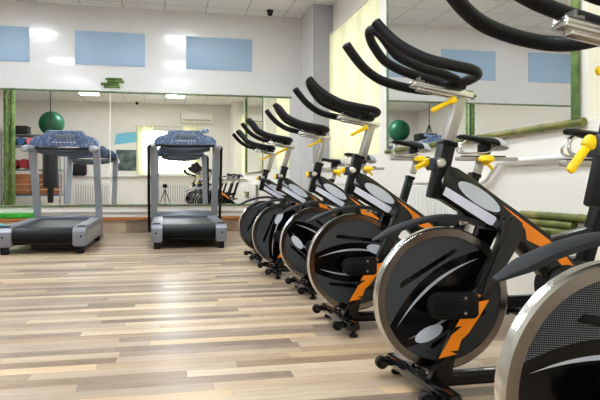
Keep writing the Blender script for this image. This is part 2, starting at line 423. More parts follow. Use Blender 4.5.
bm = BM(); box(bm, (-2.65, YB+.045, .985), (3.45, .09, .03), .005); struct('trim_8', bm, 'white', smooth=True)
t = thing('sports_bag', 'black sports bag on the white ledge of the rear wall, reflected beside the left treadmill', 'bag', (-2.6, YB+.10, 1.0))
bm = BM(); box(bm, (0, 0, .20), (.46, .18, .40), .08, seg=4); obj('bag_body', bm, 'bag', t)
bm = BM(); tube(bm, catmull([(-.12, .05, .36), (-.10, .06, .46), (0, .06, .50), (.10, .06, .46), (.12, .05, .36)], 5), .014, 8); obj('bag_handle', bm, 'dark', t)
# ---- back wall: base bands, step, mirror, bamboo, panels
slab('baseboard_back', (XL, D-.02, .225), (XR, D, .405), 'white')
bm = BM(); box(bm, ((XL+XR)/2, D-.022, .283), (XR-XL, .008, .04)); struct('trim_5', bm, 'greyband')
bm = BM(); box(bm, ((XL+XR)/2, 9.41, .088), (XR-XL, .18, .176)); struct('trim_6', bm, 'floor')
bm = BM(); box(bm, ((XL+XR)/2, 9.40, .199), (XR-XL, .20, .045), .008); struct('trim_7', bm, 'brown', smooth=True)

def stalk(bm, a, b, r, node=.33, seg=12):
    """one bamboo stalk with swollen nodes"""
    a, b = Vector(a), Vector(b); L = (b-a).length; n = max(1, round(L/node)); pts = []; rs = []
    k = n*8
    for i in range(k+1):
        u = i/k; ph = (i % 8)
        pts.append(a+(b-a)*u); rs.append(r*(1.13 if ph == 0 and 0 < i < k else (.97 if ph in (1, 7) else 1.)))
    tube(bm, pts, rs, seg, round_ends=False)

MX0, MX1, MZ0, MZ1 = -3.60, 1.90, .41, 2.045
bmr = thing('wall_mirror', 'wide mirror along the back wall behind the treadmills', 'mirror', ((MX0+MX1)/2, D, MZ0))
def mpane(x0, x1):
    bm = BM(); cx = (MX0+MX1)/2
    box(bm, ((x0+x1)/2-cx, -.006, (MZ1-MZ0)/2), (x1-x0, .012, MZ1-MZ0)); return obj('mirror_pane', bm, 'mirror', bmr, smooth=False)
mpane(MX0, -.792); mpane(-.780, MX1)
bm = BM(); box(bm, (-.786-(MX0+MX1)/2, -.006, (MZ1-MZ0)/2), (.012, .012, MZ1-MZ0)); obj('mirror_seam', bm, 'seam', bmr)
cx = (MX0+MX1)/2
bm = BM(); stalk(bm, (-3.4-cx, -.016, MZ1-MZ0+.014), (MX1+.03-cx, -.016, MZ1-MZ0+.014), .014, .5); obj('top_trim', bm, 'bamboo_trim', bmr)
bm = BM(); stalk(bm, (-3.4-cx, -.034, -.016), (MX1+.03-cx, -.034, -.016), .0155, .5); obj('bottom_trim', bm, 'bamboo_trim', bmr)

def wall_panel(x0, x1, z0, z1, label):
    bm = BM(); box(bm, ((x0+x1)/2, D-.006, (z0+z1)/2), (x1-x0, .012, z1-z0), .002)
    return tag(obj('wall_panel', bm, 'blue_panel'), label, 'panel', 'blank blue panels high on the back wall')
wall_panel(-2.88, -1.896, 2.456, 2.955, 'plain pale blue panel on the upper back wall, cut by the left edge')
wall_panel(-1.278, -.291, 2.450, 2.941, 'plain pale blue panel on the upper back wall, above the small bamboo ornament')
wall_panel(.309, 1.311, 2.445, 2.936, 'plain pale blue panel on the upper back wall, nearest the corner')
orn = thing('bamboo_ornament', 'small stack of four short green bamboo sticks on the back wall over the mirror', 'ornament', (-.75, D, 2.115))
for x0, x1, z in ((-.853, -.62, 2.25), (-.825, -.59, 2.213), (-.917, -.66, 2.176), (-.875, -.648, 2.138)):
    bm = BM(); stalk(bm, (x0+.75, -.02, z-2.115), (x1+.75, -.02, z-2.115), .0185, .3); obj('bamboo_stick', bm, 'bamboo_dark', orn)

# ---- right wall: mirror with bamboo frame, low bamboo ornament, pipe, radiators
RM0, RM1, RZ0, RZ1 = 2.84, 5.60, 1.02, 2.95
rmr = thing('wall_mirror', 'tall bamboo framed mirror on the right wall behind the bikes', 'mirror', (XR, (RM0+RM1)/2, RZ0))
cy = (RM0+RM1)/2
bm = BM(); box(bm, (-.006, 0, (RZ1-RZ0)/2), (.012, RM1-RM0, RZ1-RZ0)); obj('mirror_pane', bm, 'mirror', rmr, smooth=False)
bm = BM(); stalk(bm, (-.022, 2.755-cy, -.014), (-.022, RM1+.02-cy, -.014), .021, .36); obj('bottom_stalk', bm, 'bamboo', rmr)
bm = BM(); stalk(bm, (-.024, 2.822-cy, .008), (-.024, 2.822-cy, RZ1-RZ0), .0215, .36); obj('side_stalk', bm, 'bamboo_dark', rmr)
bm = BM(); stalk(bm, (-.012, RM1+.012-cy, .01), (-.012, RM1+.012-cy, RZ1-RZ0), .011, .4); obj('thin_stalk', bm, 'bamboo_trim', rmr)
bm = BM(); stalk(bm, (-.022, 2.84-cy, RZ1-RZ0+.012), (-.022, RM1+.02-cy, RZ1-RZ0+.012), .02, .36); obj('top_stalk', bm, 'bamboo', rmr)
orn2 = thing('bamboo_ornament', 'long stack of olive bamboo poles low on the right wall, below the mirror', 'ornament', (XR, 3., .38))
for y0, y1, z in ((2.50, 3.315, .515), (2.83, 3.27, .474), (2.70, 3.20, .433), (2.76, 3.34, .392)):
    bm = BM(); stalk(bm, (-.023, y1-3., z-.38), (-.023, y0-3., z-.38), .0205, .31); obj('bamboo_pole', bm, 'bamboo', orn2)
tag(mk('heating_pipe', 'white', None, tube, catmull([(XR-.035, -.9, .835), (XR-.035, 2, .835), (XR-.035, 3.45, .83), (XR-.035, 3.56, .82), (XR-.035, 3.64, .77), (XR-.035, 3.70, .725), (XR-.035, 3.80, .70), (XR-.04, 4.0, .69)], 5), .017), 'white heating pipe running along the right wall below the mirror', 'pipe')
def radiator(loc, rz, W, Hh, label, n):
    t = thing('radiator', label, 'radiator', loc, rz, 'white panel radiators')
    bm = BM(); box(bm, (0, -.040, Hh/2+.12), (W, .03, Hh-.02), .004); obj('back_panel', bm, 'greyband', t)  # grey colour paints in the shade in the gaps between the white ribs
    bm = BM()
    box(bm, (0, -.062, Hh+.095), (W, .034, .05), .008); box(bm, (0, -.062, .145), (W, .034, .05), .008)
    for i in range(n):
        x = -W/2+W*(i+.5)/n
        box(bm, (x, -.070, Hh/2+.12), (W/n*.74, .03, Hh-.04), .006)
    obj('front_ribs', bm, 'radiator', t)
    bm = BM(); box(bm, (0, -.055, Hh+.128), (W+.004, .075, .016), .004); obj('top_grille', bm, 'radiator', t)
    for s in (-1, 1):
        bm = BM(); box(bm, (s*W*.38, -.03, .07), (.04, .055, .14), .004); obj('radiator_foot', bm, 'radiator', t)
    return t
radiator((XR, 4.45, 0), -PI/2, .9, .58, 'white ribbed radiator on the right wall between the bikes, under the mirror', 16)
radiator((XR, 7.2, 0), -PI/2, 1.3, .58, 'white ribbed radiator under the far window recess on the right', 22)
radiator((-2.2, YB, 0), PI, 1.0, .62, 'white radiator on the rear wall, seen in the back mirror beside the left treadmill', 14)
radiator((.1, YB, 0), PI, 1.3, .62, 'white radiator under the rear window, seen in the back mirror', 18)

# ---- ceiling lights and cameras
def ceil_light(x, y, label):
    t = thing('ceiling_light', label, 'light', (x, y, CEIL), 0, 'square ceiling light panels')
    bm = BM(); s = .59
    for k in (-1, 1):
        box(bm, (k*(s/2-.02), 0, -.01), (.04, s, .02), .004); box(bm, (0, k*(s/2-.02), -.01), (s-.08, .04, .02), .004)
    obj('light_frame', bm, 'light_frame', t)
    bm = BM(); box(bm, (0, 0, -.007), (s-.08, s-.08, .008)); obj('diffuser', bm, 'diffuser', t, smooth=False)
    return t
ROWN = {-2.1: 'left', .3: 'right'}
for x in (-2.1, .3):
    for y, nm in ((7.7, 'nearest the back wall'), (5.3, 'second from the back wall'), (2.9, 'third from the back wall'), (.5, 'above the rear of the room')):
        ceil_light(x, y, 'square ceiling light panel in the %s row, %s' % (ROWN[x], nm))
def dome(loc, label):
    t = thing('security_camera', label, 'camera', loc, 0, 'small black ceiling cameras')
    bm = BM(); lathe(bm, [(0, 0), (.05, 0), (.052, -.02), (.045, -.028), (0, -.028)], 20); obj('camera_base', bm, 'dark', t)
    bm = BM(); lathe(bm, [(.042, -.026), (.042, -.05), (.034, -.072), (.018, -.085), (0, -.088)], 20); obj('camera_dome', bm, 'lens', t)
dome((1.536, 9.16, CEIL), 'small black dome camera on the ceiling near the back corner')
dome((-.86, YB+.25, CEIL), 'small black dome camera on the ceiling reflected in the back mirror')

# ---------------------------------------------------------------- spin bikes (local: -x forward, y across, z up; origin below the wheel hub)
WC = .31   # wheel centre height
def arc(r, a0, a1, n): return [(r*math.cos(a0+(a1-a0)*i/n), r*math.sin(a0+(a1-a0)*i/n)) for i in range(n+1)]
def wheel_decals(parent):
    R = .2035
    bow = lambda x: .088-1.15*x*x
    def rot(p, a): c, s = math.cos(a), math.sin(a); return [(x*c-z*s, x*s+z*c) for x, z in p]
    for side in (-1, 1):
        y = side*.0135
        fl = side > 0
        def put(name, poly, m, dy):
            bm = BM(); p = [(x*(-1 if fl else 1), z) for x, z in poly]; flatpoly(bm, p, y+side*dy, fl); o = obj(name, bm, m, parent, smooth=False)
            return o
        for h in (0, PI):
            x1 = .17; a = math.atan2(bow(x1), x1)
            # outline: bowed inner edge, then the rim arc back
            xe = math.sqrt(R*R-.045**2); ed = [(-xe+2*xe*i/24, .045+.05*(1-((-1+2*i/24)**2))) for i in range(25)]
            a0 = math.atan2(.045, xe)
            poly = ed+arc(R, a0, PI-a0, 30)[1:-1]
            put('perforated_panel', rot(poly, h), 'perf', 0.)
            sl = [(-.10, .122), (-.085, .136), (.125, .108), (.135, .100), (.12, .094), (-.085, .118)]
            put('black_slot', rot(sl, h), 'band_black', .0006)
            up = [(-.186+.366*i/20, .026+.040*(1-((i/20-.5)*2)**2)) for i in range(21)]
            lo = [(-.186+.366*i/20, .026+.030*(1-((i/20-.5)*2)**2)) for i in range(21)]
            put('silver_stripe', rot(up+lo[::-1][1:-1], h), 'stripe', .0006)
        ov = [(-.110+.052*math.cos(t)*math.cos(-.25)-.023*math.sin(t)*math.sin(-.25), -.060+.052*math.cos(t)*math.sin(-.25)+.023*math.sin(t)*math.cos(-.25)) for t in [2*PI*k/28 for k in range(28)]]
        put('logo_oval', ov, 'oval', .0012)

def make_bike():
    t = thing('spin_bike', 'x', 'exercise bike')
    # flywheel -------------------------------------------------
    bm = BM(); w = .018
    prof = [(0, -.012), (.2025, -.012), (.205, -w), (.229, -w), (.235, -w+.006), (.235, w-.006), (.229, w), (.205, w), (.2025, .012), (0, .012)]
    lathe(bm, prof, 96, 'Y')
    for f in bm.faces:
        c = f.calc_center_median(); r = math.hypot(c.x, c.z)
        f.material_index = 1 if r < .20 else (2 if r > .2315 else 0)
    fw = obj('flywheel', bm, ['steel', 'band_black', 'chrome'], t, loc=(.012, 0, WC), ang=25)
    wheel_decals(fw)
    bm = BM(); lathe(bm, [(0, -.062), (.016, -.062), (.016, .062), (0, .062)], 18, 'Y'); obj('hub', bm, 'chrome', fw)
    # fork -----------------------------------------------------
    outline = [(-.072, .07), (.000, .06), (.020, .140), (.050, .195), (.080, .250), (.128, .308), (.158, .358), (.196, .420), (.228, .468), (.256, .522), (.255, .56), (.225, .585), (.200, .578), (.185, .545), (.168, .50), (.130, .410), (.093, .337), (.055, .285), (.017, .232), (-.034, .138)]
    for s in (-1, 1):
        bm = BM(); prism(bm, outline, s*.062, s*.092, .006); lg = obj('fork_leg', bm, 'frame_black', t)
        dec = [(0.086, 0.336), (0.107, 0.33), (0.076, 0.307), (0.134, 0.315), (0.102, 0.266), (0.062, 0.212), (0.036, 0.19), (0.024, 0.157), (-0.002, 0.157), (0.022, 0.146), (-0.043, 0.135), (-0.016, 0.177), (0.003, 0.209), (0.039, 0.234), (0.014, 0.232)]
        bm = BM(); flatpoly(bm, dec, s*.0926, s > 0); obj('orange_decal', bm, 'orange', lg, smooth=False)
        bm = BM(); tube(bm, [(x, s*.088, z) for x, z in outline[12:20]], .0035, 6); obj('edge_highlight', bm, 'frame_black', lg)
    bm = BM(); box(bm, (.215, 0, .54), (.07, .13, .06), .01, RY(.6)); obj('fork_crown', bm, 'frame_black', t)
    for s in (-1, 1):
        bm = BM()
        for (x0, x1, hz, y0, y1) in ((-.072, .085, .042, .064, .094), (-.058, .070, .031, .093, .098), (-.044, .058, .021, .097, .101)):
            pl = [(x0+hz+hz*math.cos(q), .298+hz*math.sin(q)) for q in [PI/2+PI*k/10 for k in range(11)]]+[(x1, .298-hz), (x1+.012, .298-hz+.012), (x1+.012, .298+hz-.012), (x1, .298+hz)]
            prism(bm, pl, s*y0, s*y1, .003)
        hc = obj('hub_cover', bm, 'plastic', t)
        for x, z in ((.045, .325), (.045, .277)):
            bm = BM(); lathe(bm, [(0, 0), (.0055, 0), (.0055, .004), (0, .005)], 10, 'Y', (x, s*.101 if s > 0 else -.1055, z)); obj('bolt', bm, 'chrome', hc)
    # frame ----------------------------------------------------
    bm = BM()
    prism(bm, [(.02, .75), (.06, .738), (.104, .712), (.213, .637), (.305, .578), (.40, .512), (.455, .46), (.52, .385), (.53, .33), (.46, .30), (.40, .345), (.345, .405), (.27, .475), (.183, .532), (.046, .612), (-.004, .640), (-.004, .70)], -.032, .032, .01)
    fr = obj('frame_beam', bm, 'frame_black', t)
    for s in (-1, 1):
        a = -math.radians(32)
        bm = BM(); flatpoly(bm, [(.131+.088*math.cos(k)*math.cos(a)-.0255*math.sin(k)*math.sin(a), .644+.088*math.cos(k)*math.sin(a)+.0255*math.sin(k)*math.cos(a)) for k in [2*PI*i/32 for i in range(32)]], s*.0328, s > 0); obj('logo_oval', bm, 'oval', fr, smooth=False)
        bm = BM(); flatpoly(bm, [(.012, .678), (.000, .652), (.165, .552), (.180, .548), (.190, .556), (.194, .570), (.190, .577)], s*.0328, s > 0); obj('pale_plate', bm, 'lav', fr, smooth=False)
        bm = BM(); flatpoly(bm, [(.215, .617), (.30, .560), (.38, .504), (.44, .458), (.485, .405), (.46, .385), (.405, .445), (.355, .475), (.305, .498), (.300, .533), (.275, .565)], s*.0328, s > 0); obj('orange_decal', bm, 'orange', fr, smooth=False)
    bm = BM(); prism(bm, [(.41, .503), (.44, .455), (.62, .508), (.61, .548)], -.024, .024, .006); obj('frame_strut', bm, 'frame_black', t)
    bm = BM(); prism(bm, [(.44, .37), (.50, .40), (.87, .09), (.87, .05), (.82, .05)], -.026, .026, .008); obj('rear_stay', bm, 'frame_black', t)
    bm = BM(); box(bm, (.40, 0, .042), (.88, .05, .045), .008); obj('bottom_rail', bm, 'frame_black', t)
    # sleeve + post -------------------------------------------
    th = math.atan2(.058, .19)
    bm = BM(); box(bm, (.008, 0, .731), (.047, .052, .190), .006, RY(math.atan2(.045, .185))); box(bm, (.031, 0, .820), (.054, .060, .018), .005, RY(math.atan2(.045, .185)))
    sl = obj('head_sleeve', bm, 'plastic', t)
    bm = BM(); box(bm, (-.022, -.004, .752), (.034, .044, .040), .006); obj('clamp_block', bm, 'bluegrey', sl)
    bm = BM(); lathe(bm, [(0, 0), (.016, 0), (.017, -.010), (.012, -.016), (0, -.017)], 16, 'Y', (-.006, -.027, .756)); obj('pull_pin', bm, 'chrome', sl)
    def lever(x, y, z, ang, L=.088, rz=0):
        bm = BM()
        R = RZ(rz) @ RY(ang)
        m = Matrix.Translation((x, y, z)) @ R
        b2 = BM(); box(b2, (-L/2, 0, 0), (L, .013, .016), .005); box(b2, (0, 0, 0), (.026, .022, .024), .007); box(b2, (-L*.55, -.007, 0), (L*.5, .003, .005), .001)
        bmesh.ops.transform(b2, matrix=m, verts=b2.verts[:]); bm.free(); return b2
    obj('sleeve_lever', lever(-.045, -.008, .758, -.9, .068), 'yellow', t)
    # handlebar group ------------------------------------------
    bm = BM(); box(bm, (.058, 0, .898), (.036, .036, .185), .003, RY(math.atan2(.05, .165))); obj('handlebar_post', bm, 'silver', t)
    bm = BM(); box(bm, (.015, 0, .998), (.215, .046, .020), .004, RY(.165)); box(bm, (.02, 0, .984), (.19, .03, .012), .003, RY(.165)); obj('handlebar_slider', bm, 'chrome', t)
    bm = BM(); y = .15
    half = [(-.268, .152, 1.168), (-.24, .16, 1.135), (-.205, .172, 1.102), (-.165, .186, 1.076), (-.12, .195, 1.056), (-.05, .203, 1.040), (.018, .200, 1.030), (.056, .165, 1.023), (.066, .10, 1.019), (.062, .04, 1.017), (.06, 0, 1.016)]
    full = [(a, -b, c) for a, b, c in half]+half[::-1][1:]
    tube(bm, catmull(full, 4), .0165, 14)
    hb = obj('handlebar', bm, 'foam', t)
    bm = BM(); y = .052
    h2 = [(.058, y*.8, 1.022), (0, y, 1.040), (-.06, y, 1.054), (-.115, y, 1.072), (-.165, y, 1.098), (-.200, y, 1.140), (-.216, y*.85, 1.162), (-.228, y*.45, 1.178), (-.232, 0, 1.183)]
    full = [(a, -b, c) for a, b, c in h2]+h2[::-1][1:]
    tube(bm, catmull(full, 4), .0155, 14); obj('inner_loop', bm, 'foam', hb)
    bm = BM(); box(bm, (.055, 0, 1.012), (.06, .09, .026), .006, RY(.165)); obj('bar_clamp', bm, 'plastic', hb)
    bm = BM(); box(bm, (-.062, 0, 1.022), (.02, .04, .008), .002); box(bm, (-.066, 0, 1.030), (.006, .03, .016), .002); obj('phone_clip', bm, 'silver', hb)
    obj('slider_lever', lever(.044, -.024, .962, -.45, .085), 'yellow', t)
    # seat group ----------------------------------------------
    sa = math.atan2(.048, .14)
    bm = BM(); box(bm, (.60, 0, .575), (.045, .05, .34), .006, RY(.31)); box(bm, (.652, 0, .735), (.052, .058, .02), .005, RY(.31)); obj('seat_sleeve', bm, 'plastic', t)
    bm = BM(); lathe(bm, [(0, 0), (.012, 0), (.014, -.012), (0, -.016)], 12, 'Y', (.640, -.026, .69)); obj('seat_pin', bm, 'dark', t)
    bm = BM(); box(bm, (.672, 0, .765), (.034, .034, .09), .003, RY(.31)); obj('seat_post', bm, 'silver', t)
    bm = BM(); box(bm, (.72, 0, .818), (.335, .042, .020), .004); so = obj('seat_slider', bm, 'silver', t)
    bm = BM(); box(bm, (.70, 0, .830), (.24, .030, .010), .002); obj('slider_scale', bm, 'dark', so)
    bm = BM(); lathe(bm, [(0, .034), (.020, .034), (.034, .028), (.041, .016), (.040, .004), (.026, -.004), (.014, -.010), (.013, -.020), (0, -.020)], 20, 'Z', (.692, -.048, .802))
    tube(bm, [(.70, -.05, .79), (.722, -.056, .765)], .008, 8); obj('seat_knob', bm, 'yellow', t)
    def seat_ring(x, hw, zt, th, k=20):
        r = []
        for i in range(k):
            a = 2*PI*i/k; c, s = math.cos(a), math.sin(a)
            yy = hw*abs(c)**.8*(1 if c >= 0 else -1)
            zz = zt-th*.5+(th*.5)*s*(1-.25*abs(c)) - (.020*(abs(yy)/.09)**2)
            r.append((x, yy, zz))
        return r
    secs = [(.562, .010, .936, .012), (.568, .018, .940, .022), (.60, .022, .943, .030), (.65, .028, .937, .034), (.69, .044, .932, .036), (.72, .066, .932, .040), (.742, .082, .932, .046), (.750, .086, .932, .050)]
    bm = BM(); loft(bm, [seat_ring(*s) for s in secs]); st = obj('saddle', bm, 'seat', t)
    bm = BM(); loft(bm, [seat_ring(*s) for s in [(.7501, .0865, .932, .052), (.768, .092, .931, .060), (.788, .090, .926, .066), (.801, .078, .916, .056), (.808, .055, .902, .030)]]); obj('saddle_tail', bm, 'seat_tail', st)
    bm = BM()
    for s in (-1, 1):
        tube(bm, catmull([(.60, s*.010, .912), (.575, s*.014, .895), (.566, s*.02, .865), (.585, s*.022, .848), (.66, s*.022, .848), (.72, s*.024, .855), (.765, s*.034, .890)], 5), .0055, 8)
    obj('saddle_rails', bm, 'chrome', st)
    bm = BM(); box(bm, (.705, 0, .868), (.055, .05, .055), .008); obj('saddle_clamp', bm, 'plastic', st)
    # fender, stabilisers, crank -------------------------------
    path = catmull([(-.228, 0, .504), (-.17, 0, .531), (-.11, 0, .554), (-.04, 0, .571), (.03, 0, .577), (.10, 0, .569), (.155, 0, .550)], 5)
    rings = []; n = len(path)
    for i, p in enumerate(path):
        u = i/(n-1); hw = .031*min(1, .35+u*4.5); th = .0085*min(1, .35+u*4)
        tn = (path[min(n-1, i+1)]-path[max(0, i-1)]).normalized(); nr = Vector((-tn.z, 0, tn.x))
        rings.append([tuple(p+Vector((0, hw*a, 0))+nr*(th*b)) for a, b in ((-1, -1.0), (-1, .35), (-.75, .9), (0, 1.2), (.75, .9), (1, .35), (1, -1.0), (0, -.35))])
    bm = BM(); loft(bm, rings); obj('fender', bm, 'fender', t)
    bm = BM(); box(bm, (.145, 0, .566), (.05, .04, .02), .005, RY(.4)); box(bm, (.085, -.014, .562), (.03, .012, .022), .003); obj('brake_caliper', bm, 'chrome', t)
    bm = BM(); box(bm, (-.065, 0, .050), (.062, .49, .042), .012)
    box(bm, (-.02, 0, .072), (.07, .15, .03), .006)
    fs = obj('front_stabilizer', bm, 'frame_black', t)
    bm = BM(); box(bm, (.86, 0, .05), (.062, .49, .042), .012); rs = obj('rear_stabilizer', bm, 'frame_black', t)
    for par, x in ((fs, -.06), (rs, .86)):
        for s in (-1, 1):
            bm = BM(); lathe(bm, [(0, 0), (.019, 0), (.021, .010), (.010, .016), (.010, .034), (0, .034)], 16, 'Z', (x, s*.222, 0)); obj('leveling_foot', bm, 'plastic', par)
    for s in (-1, 1):
        bm = BM(); lathe(bm, [(0, -.014), (.019, -.014), (.0225, -.010), (.0225, .010), (.019, .014), (0, .014)], 22, 'Y', (-.128, s*.195, .05)); wl = obj('transport_wheel', bm, 'plastic', fs)
        bm = BM(); lathe(bm, [(0, -.018), (.006, -.018), (.006, .018), (0, .018)], 10, 'Y', (-.128, s*.195, .05)); obj('axle', bm, 'chrome', wl)
        bm = BM()
        for q in (-.018, .018): box(bm, (-.112, s*.195+q, .053), (.05, .005, .024), .002)
        box(bm, (-.094, s*.195, .053), (.010, .041, .022), .002)
        obj('wheel_bracket', bm, 'frame_black', fs)
        bm = BM(); lathe(bm, [(0, 0), (.008, 0), (.008, .006), (0, .008)], 8, 'Z', (-.055, s*.045, .076)); obj('bolt', bm, 'chrome', fs)
    bm = BM(); lathe(bm, [(0, -.05), (.062, -.05), (.076, -.04), (.076, .04), (.062, .05), (0, .05)], 36, 'Y', (.455, 0, .335)); bb = obj('crank_housing', bm, 'plastic', t)
    bm = BM(); prism(bm, [(.12, .262), (.12, .296), (.44, .300), (.44, .250)], .035, .058, .005); obj('belt_guard', bm, 'plastic', t)
    cr = math.radians(205)
    for s, a in ((-1, cr), (1, cr+PI)):
        dx, dz = .165*math.cos(a), .165*math.sin(a)
        bm = BM(); box(bm, (.44+dx/2, s*.068, .335+dz/2), (.19, .014, .026), .005, RY(-a)); ca = obj('crank_arm', bm, 'chrome' if False else 'frame_black', t)
        bm = BM(); box(bm, (.44+dx, s*.128, .335+dz), (.088, .085, .022), .006); tube(bm, [(.44+dx, s*.066, .335+dz), (.44+dx, s*.09, .335+dz)], .008, 8); obj('pedal', bm, 'plastic', ca)
    return t

HGRP = ('handlebar_post', 'handlebar_slider', 'handlebar', 'slider_lever'); SGRP = ('seat_post', 'seat_slider', 'seat_knob'); SXG = ('saddle', 'seat_slider')
base = lambda n: n.split('.')[0]
bike0 = make_bike()
bikes = [  # X of wheel hub, Y, wheel turn, handlebar lift, saddle dx, saddle dz, label
    (.885, 1.91, 0, 0, -.072, -.06, 'large black spin bike shown almost whole, second from the camera'),
    ((.79), .985, -42, -.044, 0, 0, 'nearest black spin bike, cut off by the right edge of the photo'),
    (.89, 2.90, 143, 0, 0, 0, 'third black spin bike from the camera, with its full orange fork decal showing'),
    (.93, 3.85, -72, .004, -.045, .04, 'fourth black spin bike from the camera, handlebar in front of the grey column'),
    (.87, 4.70, 217, 0, -.05, .0, 'fifth black spin bike from the camera, between the farthest bike and the grey column'),
    (.875, 5.62, 30, -.005, -.03, 0, 'farthest black spin bike, nearest the back mirror'),
]
roots = [bike0]+[copy_tree(bike0) for _ in bikes[1:]]
T = .058/.19
for i, (r, (x, y, turn, dh, sx, sz, lab)) in enumerate(zip(roots, bikes)):
    r.location = (x, y, 0); r['label'] = lab; r['group'] = 'spin bikes in a row along the right wall'
    for ch in r.children:
        b = base(ch.name)
        if b == 'fender' and i == 1: ch.location = (0, 0, .012)
        if b == 'flywheel': ch.rotation_euler = (0, -math.radians(turn+37), 0)
        if b == 'sleeve_lever' and i != 1:
            pv = Vector((-.045, -.008, .758)); rm = Matrix.Rotation(math.radians((35, 0, 50, 75, 80, 70)[i]), 3, 'Z') @ Matrix.Rotation(.6, 3, 'Y')
            ch.rotation_euler = rm.to_euler(); ch.location = pv-rm @ pv
        if b in HGRP: ch.location = (dh*.25+(-.004, 0, .018, -.015, -.010, .016)[i], 0, dh)
        if b in SGRP: ch.location = (sz*.31, 0, sz)
        if b in SXG: ch.location = (sx+sz*.31, 0, sz)

# ---------------------------------------------------------------- treadmills (local: y=0 at the rear, deck runs to +y)
def make_treadmill(black_rails, W, dh, ch, zc, pw, pt):
    t = thing('treadmill', 'x', 'treadmill')
    L = 1.95
    bm = BM()
    box(bm, (0, L/2+.03, .14), (2*W-.16, L-.12, .10), .01); obj('chassis', bm, 'deep', t)
    # belt wrapping the rear roller
    bm = BM(); hw = .285; prof = []
    for k in range(9):
        a = -PI/2-PI*k/8; prof.append((.085+.075*math.cos(a)*1.0, .190+.075*math.sin(a)))
    prof = [(1.0, .115)]+prof+[(1.55, .268), (1.55, .115)]
    va = [[bm.verts.new((sx*hw, yy, zz)) for yy, zz in prof] for sx in (-1, 1)]; n = len(prof)
    for k in range(n): bm.faces.new((va[0][k], va[0][(k+1) % n], va[1][(k+1) % n], va[1][k]))
    bm.faces.new(va[0]); bm.faces.new(va[1][::-1]); obj('running_belt', bm, 'belt', t)
    for s in (-1, 1):
        # side rail: rounded cap at the rear, rising to the hood
        bm = BM()
        pr = [(0.0, .075), (-.015, .12), (-.015, .225), (.01, .258), (.06, .272), (1.55, .29), (1.65, .26), (1.65, .075)]
        v = [[bm.verts.new((s*(.285+(W-.285)*q), yy, zz)) for yy, zz in pr] for q in (0, 1)]; m = len(pr)
        for k in range(m): bm.faces.new((v[0][k], v[0][(k+1) % m], v[1][(k+1) % m], v[1][k]))
        bm.faces.new(v[0]); bm.faces.new(v[1][::-1])
        bmesh.ops.recalc_face_normals(bm, faces=bm.faces)
        bmesh.ops.bevel(bm, geom=[e for e in bm.edges if abs((e.verts[0].co-e.verts[1].co).x) < 1e-5], offset=.008, segments=2, affect='EDGES')
        sr = obj('side_rail', bm, 'tm_grey', t)
        bm = BM(); lathe(bm, [(0, 0), (.010, 0), (.010, -.004), (0, -.005)], 12, 'Y', (s*(W-.05), -.0155, .175)); obj('screw', bm, 'deep', sr)
        bm = BM(); box(bm, (s*(W+.001), .80, .17), (.004, 1.45, .10), .001); obj('side_strip', bm, 'tm_side', sr)
        bm = BM(); box(bm, (s*(W-.055), .10, .277), (.075, .12, .006), .002, RX(.02)); obj('end_pad', bm, 'plastic', sr)
        for yy in (.06, 1.6):
            bm = BM(); box(bm, (s*(W-.06), yy, .04), (.075, .07, .08), .01); obj('leveling_foot', bm, 'plastic', t)
        # posts leaning toward the user
        bm = BM(); a = Vector((s*pw, 1.86, .02)); b = Vector((s*pw, 1.40, zc+.015))
        def rect(p, wx, wy): return [(p.x-wx, p.y-wy, p.z), (p.x+wx, p.y-wy, p.z), (p.x+wx, p.y+wy, p.z), (p.x-wx, p.y+wy, p.z)]
        loft(bm, [rect(a, pt, .05), rect(a.lerp(b, .5), pt, .045), rect(b, pt+.006, .04)])
        bmesh.ops.bevel(bm, geom=[e for e in bm.edges if abs((e.verts[0].co-e.verts[1].co).z) > .1], offset=.012, segments=3, affect='EDGES')
        obj('upright', bm, 'tm_post', t)
        bm = BM(); tube(bm, catmull([(s*pw, 1.44, zc-.01), (s*pw, 1.25, zc-.012), (s*pw, 1.05, zc-.022), (s*pw, .95, zc-.04)], 5), .036 if not black_rails else .028, 14)
        obj('handrail', bm, 'tm_post', t)
    # motor hood
    bm = BM()
    rows = []
    for yy, z0, z1, hw in ((1.45, .255, .288, .36), (1.52, .25, .345, .375), (1.62, .1, .375, .385), (1.85, .08, .385, .385), (2.02, .08, .34, .37), (2.06, .08, .20, .36)):
        z1 = z1 if yy < 1.47 else z1-dh; rows.append([(-hw, yy, z0), (-hw, yy, z1-.02), (-hw*.9, yy, z1), (0, yy, z1+.012), (hw*.9, yy, z1), (hw, yy, z1-.02), (hw, yy, z0)])
    loft(bm, rows); obj('motor_hood', bm, 'tm_hood', t)
    # console
    bm = BM()
    def con(y, sc, dz):
        top = [(-.40, 1.20), (-.395, 1.255), (-.345, 1.295), (-.24, 1.318), (-.205, 1.350), (-.185, 1.362), (.185, 1.362), (.205, 1.350), (.24, 1.318), (.345, 1.295), (.395, 1.255), (.40, 1.20)]
        bot = [(.30, 1.205), (.16, 1.212), (-.16, 1.212), (-.30, 1.205)]
        return [(x*sc, y, zc+(z-1.2)*sc*ch+dz) for x, z in top+bot]
    loft(bm, [con(1.36, .97, 0), con(1.38, 1, 0), con(1.50, 1, .012), con(1.54, .94, .012)])
    co = obj('console', bm, 'console', t)
    bm = BM(); box(bm, (0, 1.355, zc+.105*ch), (.24, .008, .055), .002); obj('display', bm, 'tm_hood', co)
    bm = BM()
    for k in range(7): box(bm, (-.12+.04*k, 1.352, zc+.05*ch), (.024, .008, .014), .002)
    obj('button_row', bm, 'oval', co)
    bm = BM()
    rows = []
